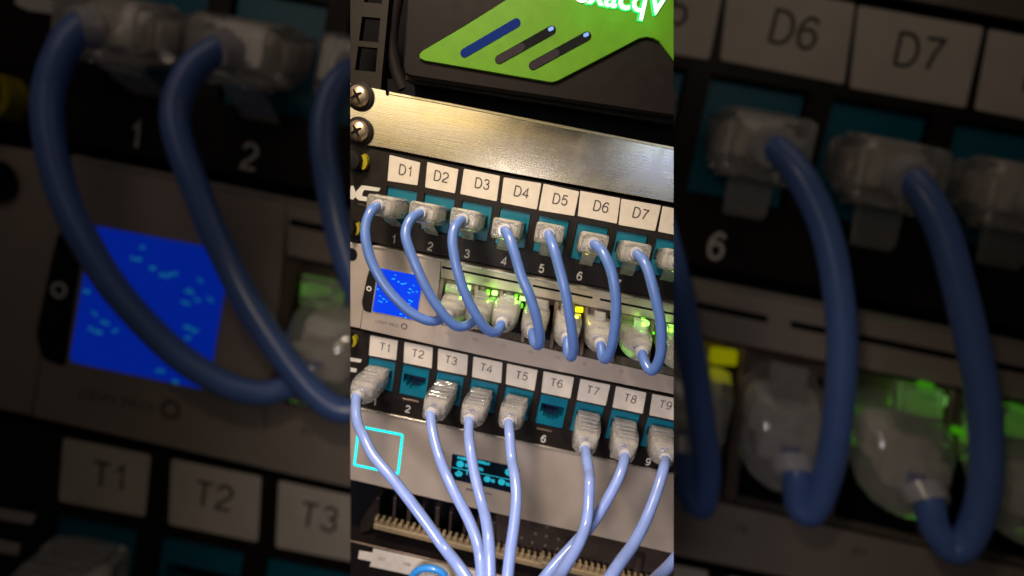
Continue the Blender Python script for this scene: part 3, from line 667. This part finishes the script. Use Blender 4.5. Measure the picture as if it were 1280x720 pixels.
def gateway():
    F = MAIN; x0, x1 = F.x0, F.x1
    t = thing(F, 'network_switch', F.at(640, 645, 1), 'plain silver switch with a glowing cyan square and small black display', 'network switch')
    MB(F).poly(((x0, 505.5), (448, 511.5), (630, 548.7), (x1, 598), (x1, 697), (640, 646.5), (x0, 595.5)), 2, 30, .3).build('front_panel', MT['silver'], t)
    MB(F).poly(((x0, 504.2), (448, 510), (630, 547.4), (x1, 596.6), (x1, 599), (630, 549.9), (448, 512.6), (x0, 506.6)), 2.6, .55, .12).build('bright_top_edge', MT['lip'], t)
    A = ((447.5, 531.5), (504.6, 542.8), (498.6, 594.2), (441.2, 582)); I = [F.at(x, y, 2.2) for x, y in A]
    o = rnd(I, 1.6, 5); n = inset(o, 1.25)
    mb = MB(F); k = len(o); vs = o + n + [V((p.x, p.y, 2.02)) for p in o] + [V((p.x, p.y, 2.02)) for p in n]; fs = []
    for i in range(k):
        j = (i + 1) % k; fs += [(i, j, k + j, k + i), (2 * k + i, 2 * k + j, j, i), (k + i, k + j, 3 * k + j, 3 * k + i)]
    mb.add(vs, fs); mb.build('cyan_light_square', MT['cyan'], t, closed=False)
    ol = MB(F).poly(((565.2, 567.4), (643.5, 583.5), (640.5, 616.4), (562.6, 598.6)), 2.4, .38, .06, .5).build('small_display', OLED, t)
    c = MB(F)
    rr = random.Random(3)
    def bar(x0_, y0_, x1_, y1_, w):
        if w < .6 or x1_ - x0_ < 3: c.poly(((x0_, y0_ - w), (x1_, y1_ - w), (x1_, y1_ + w), (x0_, y0_ + w)), 2.5, .05); return
        x = x0_
        while x < x1_ - .8:
            l = min(rr.uniform(1.0, 2.6), x1_ - x); a = y0_ + (y1_ - y0_) * (x - x0_) / (x1_ - x0_); t_ = w * rr.uniform(.55, 1); b_ = w * rr.uniform(.75, 1)
            c.poly(((x, a - t_), (x + l, a + l * .2 - t_), (x + l - .15, a + l * .2 + b_), (x - .15, a + b_)), 2.5, .05); x += l + rr.uniform(.15, .45)
    def dot(x, y, r, hole=0):
        p = F.at(x, y, 2.5); r = r / 2.35; c.loft([[V((p.x + math.cos(a) * r, p.y + math.sin(a) * r, h)) for a in [2 * math.pi * q / 18 for q in range(18)]] for h in (2.43, 2.5)])
    bar(572, 571.6, 612.8, 580.3, 2.0)
    dot(575.2, 580.2, 4.8); bar(581.5, 581.3, 604, 587, 2.4); bar(565.5, 584.2, 640.5, 600.3, .45)
    for dx, dy in ((-3, .6), (0, -1.6), (3, .4), (-1.5, 2.4), (1.8, 2.6)): dot(573.4 + dx, 591.4 + dy, 2.0)
    bar(583, 590, 584.6, 590.4, 3.5); dot(609, 599, 4.4); bar(614, 600.6, 618.6, 601.6, 2.3); dot(627, 602.6, 4.6); bar(632.5, 605, 639, 606.4, 2.4); dot(636.4, 590.4, 5.2)
    c.build('display_icons', OLEDC, ol)
    m = MB(F); m.poly(((582.8, 609.5), (592, 611.5), (591.8, 614.6), (582.5, 612.6)), 2.14, .1); m.poly(((594, 613), (615, 617.4), (614.8, 619), (593.8, 614.8)), 2.14, .1); m.build('small_print', MT['greyprint'], t)
    p = F.at(648.2, 588, 2.1); MB(F).loft([[V((p.x + math.cos(a) * .8, p.y + math.sin(a) * .8, h)) for a in [2 * math.pi * q / 14 for q in range(14)]] for h in (2.03, 2.2)]).build('reset_hole', MT['void'], t)
gateway()

def lower():
    F = MAIN
    # dark sheet with studs
    t = thing(F, 'studded_sheet', F.at(700, 705, -14), 'dark brown metal sheet with small raised studs under the silver switch', 'metal sheet')
    MB(F).poly(((640, 640), (862, 690), (862, 760), (620, 715), (620, 636)), -12, 3).build('sheet', MT['darkmetal'], t)
    d = MB(F)
    for x, y in ((683, 670), (665.4, 678), (681.8, 682), (664.6, 690), (650, 687.4), (669.5, 667), (652, 672), (684, 658), (698, 674), (697, 686)):
        p = F.at(x, y, -12); d.loft([[V((p.x + math.cos(a) * r, p.y + math.sin(a) * r, h)) for a in [2 * math.pi * q / 14 for q in range(14)]] for r, h in ((1.0, -11.98), (.9, -11.5), (.45, -11.3))])
    d.build('studs', MT['portmetal'], t, smooth=True, kind='stuff')
    hw = thing(F, 'wire_guide', F.at(560, 668, -14), 'row of dark upright metal fins behind the long cream comb', 'wire guide')
    for k in range(9):
        x = 492 + k * 17.5; y = 622 + k * 4.1 + (k % 3) * 2
        MB(F).poly(((x, y), (x + 3.4 + (k % 2) * 2, y + 1), (x + .5 + (k % 2) * 2, y + 38 + (k * 7) % 9), (x - 3, y + 37)), -9 - (k % 3) * 2, 5, .4).build('fin', MT['darkmetal'], hw)
    MB(F).poly(((480, 652), (652, 692), (651, 699), (479, 659)), -14, 2, .3).build('fin_base', MT['darkmetal'], hw)
    for x0_, y0_, x1_, y1_, lb in ((712, 676, 706, 706, 'dull dark standoff post under the switch, left of the T9 cable'), (800, 694, 793, 730, 'dull dark standoff post at the bottom right below the switch')):
        MB(F).tube([F.at(x0_, y0_, -9), F.at(x1_, y1_, -9)], 2.4, sub=0).build('standoff_post', MT['darkmetal'], None, smooth=True, label=lb, category='post')
    def comb(xa, ya, xb, yb, n, label):
        c = thing(F, 'cable_comb', F.at(xa, ya + 8, 0), label, 'cable comb', 'cream combs under the switch')
        P = lambda q: (xa + (xb - xa) * q, ya + (yb - ya) * q)
        MB(F).poly((P(0), P(1), (P(1)[0] - 1, P(1)[1] + 6.5), (P(0)[0] - 1, P(0)[1] + 6.5)), -2, 5, .5).build('comb_bar', MT['comb'], c)
        for k in range(n):
            x, y = P((k + .12) / n); x2, y2 = P((k + .62) / n)
            MB(F).poly(((x, y - 7), (x2, y2 - 7.4), (x2, y2 + .6), (x, y + .6)), -2.6, 4, .5, .6).build('comb_tooth', MT['comb'], c)
    comb(467, 655, 681, 706, 28, 'long cream comb strip running behind the hanging blue cables')
    comb(676, 702, 862, 745, 24, 'shorter cream comb strip at the bottom right')
    b = thing(F, 'bracket', F.at(455, 660, -8), 'dark grey upright bracket at the left end of the long cream comb', 'bracket')
    MB(F).poly(((458, 640), (470, 622), (474.5, 624), (472, 652), (462, 664), (450, 668), (449, 655)), -6, 8, .8).build('bracket_plate', MT['rail'], b)
    s = thing(F, 'drawer_front', F.at(520, 735, 0), 'dark panel carrying a long paper strip at the bottom left', 'rack panel')
    MB(F).poly(((420, 672.5), (438, 677), (600, 714), (700, 737), (700, 790), (420, 790)), 0, 12, .5).build('panel_face', MT['shell'], s)
    MB(F).poly(((420, 671.8), (600, 713.2), (700, 736.5), (700, 738), (600, 715), (420, 673.6)), .8, .7, .1).build('edge_highlight', MT['portmetal'], s)  # lighter strip built in as the highlight along the top edge
    st = MB(F).poly(((449, 688.5), (465.5, 691.5), (466.5, 685.8), (690, 735), (690, 757), (462, 708), (464, 702), (447, 698.5)), .9, .3, .1).build('paper_strip', MT['paper'], s)
    text(F, '101', 477, 698.5, .9, 2.3, MT['greyprint'], st); text(F, '108', 508.5, 705, .9, 2.3, MT['greyprint'], st)
    MB(F).tube([F.at(x, y, 14) for x, y in ((512, 745), (512.5, 731), (516, 719), (525, 711.8), (536, 710.2), (547, 712.6), (555, 718.5), (559, 730), (560, 745))], 1.9, n=18).build('looped_cable', MT['ring'], None, smooth=True,
        label='bright sky blue cable loop peeping up over the paper strip', category='cable')
    MB(F).tube([F.at(x, y, 9) for x, y in ((524, 745), (527, 728), (536, 722), (546, 726), (550, 745))], 2.4, n=18).build('cable_tie', MT['collar'], None, smooth=True,
        label='whitish tie inside the bright blue cable loop', category='cable tie')
lower()

# ================================================================== the two large racks behind, dim and out of focus
for F, side in ((BIGL, 'left'), (BIGR, 'right')):
    o = MB(F).poly(((F.x0 - 30, 150), (F.x1 + 30, 150), (F.x1 + 30, 560), (F.x0 - 30, 560)), -16, 2).build('backdrop_wall', MT['void'], None, kind='structure')
patch_panel(BIGL, 'D', (1, 2, 3, 4), [], (1, 2, 3), 'large dim blurred patch panel with numbers 1 and 2, top of the left side')
patch_panel(BIGL, 'T', (1, 2, 3, 4), ['T1', 'T2', 'T3'], (), 'large dim blurred patch panel with stickers T1 to T3, bottom of the left side')
router(BIGL, 'large dim blurred silver router with a blue screen on the left side', (1,), True, True)
G = {1: 'large dim blurred blue cable, leftmost, crossing the big blue screen', 2: 'large dim blurred blue cable, second from the left, looping right of the big blue screen',
     3: 'large dim blurred blue cable touching the inner edge of the left side'}
for i in (1, 2, 3): d_cable(BIGL, i, G[i], 'large blurred cables on the left')
t_cable(BIGL, 1, 'large dim blurred clear plug at the bottom left under sticker T1', 'large blurred cables on the left')
knob(BIGL, 434, 284, 4.6, 1.4, 'large dim black knob with faint yellow collar at the far left edge')
patch_panel(BIGR, 'D', (5, 6, 7, 8, 9), ['D5', 'D6', 'D7', 'D8'], (6, 7, 8), 'large dim blurred patch panel with stickers D6 and D7 on the right side')
router(BIGR, 'large dim blurred silver router front with yellow and green lights on the right side', (5, 6, 7, 8), False, False)
patch_panel(BIGR, 'T', (6, 7, 8, 9), ['T6', 'T7'], (), 'thin dark edge of a large patch panel at the bottom of the right side')
mb = MB(BIGR); mb.poly(((684, 180), (884, 215), (884, 262), (684, 225.5)), 1.4, 1.3, .1)
mb.build('blank_plate', MT['zinc'], None, label='corner of a large dim metal plate at the top right', category='metal plate')
G = {5: 'large dim blurred blue cable at the inner edge of the right side', 6: 'large dim blurred blue cable plugged in under the big D6 sticker',
     7: 'large dim blurred blue cable plugged in under the big D7 sticker', 8: 'large dim blurred clear plug cut by the far right edge'}
for i in (5, 6, 7, 8): d_cable(BIGR, i, G[i], 'large blurred cables on the right')

for o in S.objects:
    if '_b' in o: del o['_b']

# ================================================================== camera, lamps, world
cam = bpy.data.cameras.new('camera'); co = bpy.data.objects.new('camera', cam); C.objects.link(co)
co.matrix_world = M.Translation(CAM_L) @ CAM_R.to_4x4()
cam.sensor_width = 36; cam.lens = FPX / 1280 * 36; cam.clip_start = .01; cam.clip_end = 50
cam.dof.use_dof = True; cam.dof.focus_distance = .212; cam.dof.aperture_fstop = 4.0
S.camera = co

def lamp(name, camloc, camtarget, size, power, col, spread=180, sy=None):
    l = bpy.data.lights.new(name, 'AREA'); l.energy = power; l.color = col; l.size = size; l.spread = math.radians(spread)
    if sy: l.shape = 'RECTANGLE'; l.size_y = sy
    o = bpy.data.objects.new(name, l); C.objects.link(o)
    a = CAM_R @ V(camloc) + CAM_L; b = CAM_R @ V(camtarget) + CAM_L
    o.location = a; o.rotation_euler = (b - a).to_track_quat('-Z', 'Y').to_euler(); return o
lamp('key_lamp', (-.06, .215, -.03), (.0, -.02, -.23), .05, .44, (1, .82, .61), 105)
lamp('plate_reflection_lamp', (-.13, .10, .01), (0, -.03, -.23), .17, .15, (1, .80, .50), 140, .13)  # unseen, added so the zinc plate has a warm reflection on its left
lamp('low_fill_lamp', (-.07, -.05, .06), (-.01, -.16, -.23), .07, .21, (1, .92, .93), 80)  # unseen fill added to brighten the hanging cords and the switch
lamp('blue_reflection_lamp', (.09, .02, .014), (.05, 0, -.23), .05, .015, (.62, .75, 1.0), 120)  # unseen, added for a bluish reflection on the right of the plate
lamp('left_rack_fill', (-.55, .65, -.2), (-.5, 0, -.77), .5, .38, (1, .82, .66))  # unseen fill added to light the large left rack
lamp('right_rack_fill', (.55, .65, -.2), (.5, 0, -.77), .5, .30, (1, .82, .66))  # unseen fill added to light the large right rack
def led(F, px, py, h, col, e, k=1.0):
    l = bpy.data.lights.new('glow_point', 'POINT'); l.energy = e; l.color = col; l.shadow_soft_size = .001 * F.k
    o = bpy.data.objects.new('glow_point', l); C.objects.link(o); o.location = F.world(F.at(px, py, h))
for px, py in ((580, 360), (612, 366), (646, 374), (804, 405), (838, 412)): led(MAIN, px, py, 9, (.35, 1, .05), .0012)
led(MAIN, 722, 391, 9, (1, .95, .05), .0008)
for px, py in ((730, -4), (775, 4), (815, 10)): led(MAIN, px, py, 24, (.05, 1, .2), .0014)  # unseen points added before the lit letters to spread green on the bezel

w = bpy.data.worlds.new('World'); S.world = w; w.use_nodes = True
w.node_tree.nodes['Background'].inputs[0].default_value = (.9, .75, .7, 1); w.node_tree.nodes['Background'].inputs[1].default_value = .012
S.view_settings.view_transform = 'Standard'; S.view_settings.look = 'None'; S.view_settings.exposure = 0; S.view_settings.gamma = 1
S.cycles.use_denoising = True; S.cycles.max_bounces = 10; S.cycles.transmission_bounces = 8
S.cycles.sample_clamp_indirect = 3
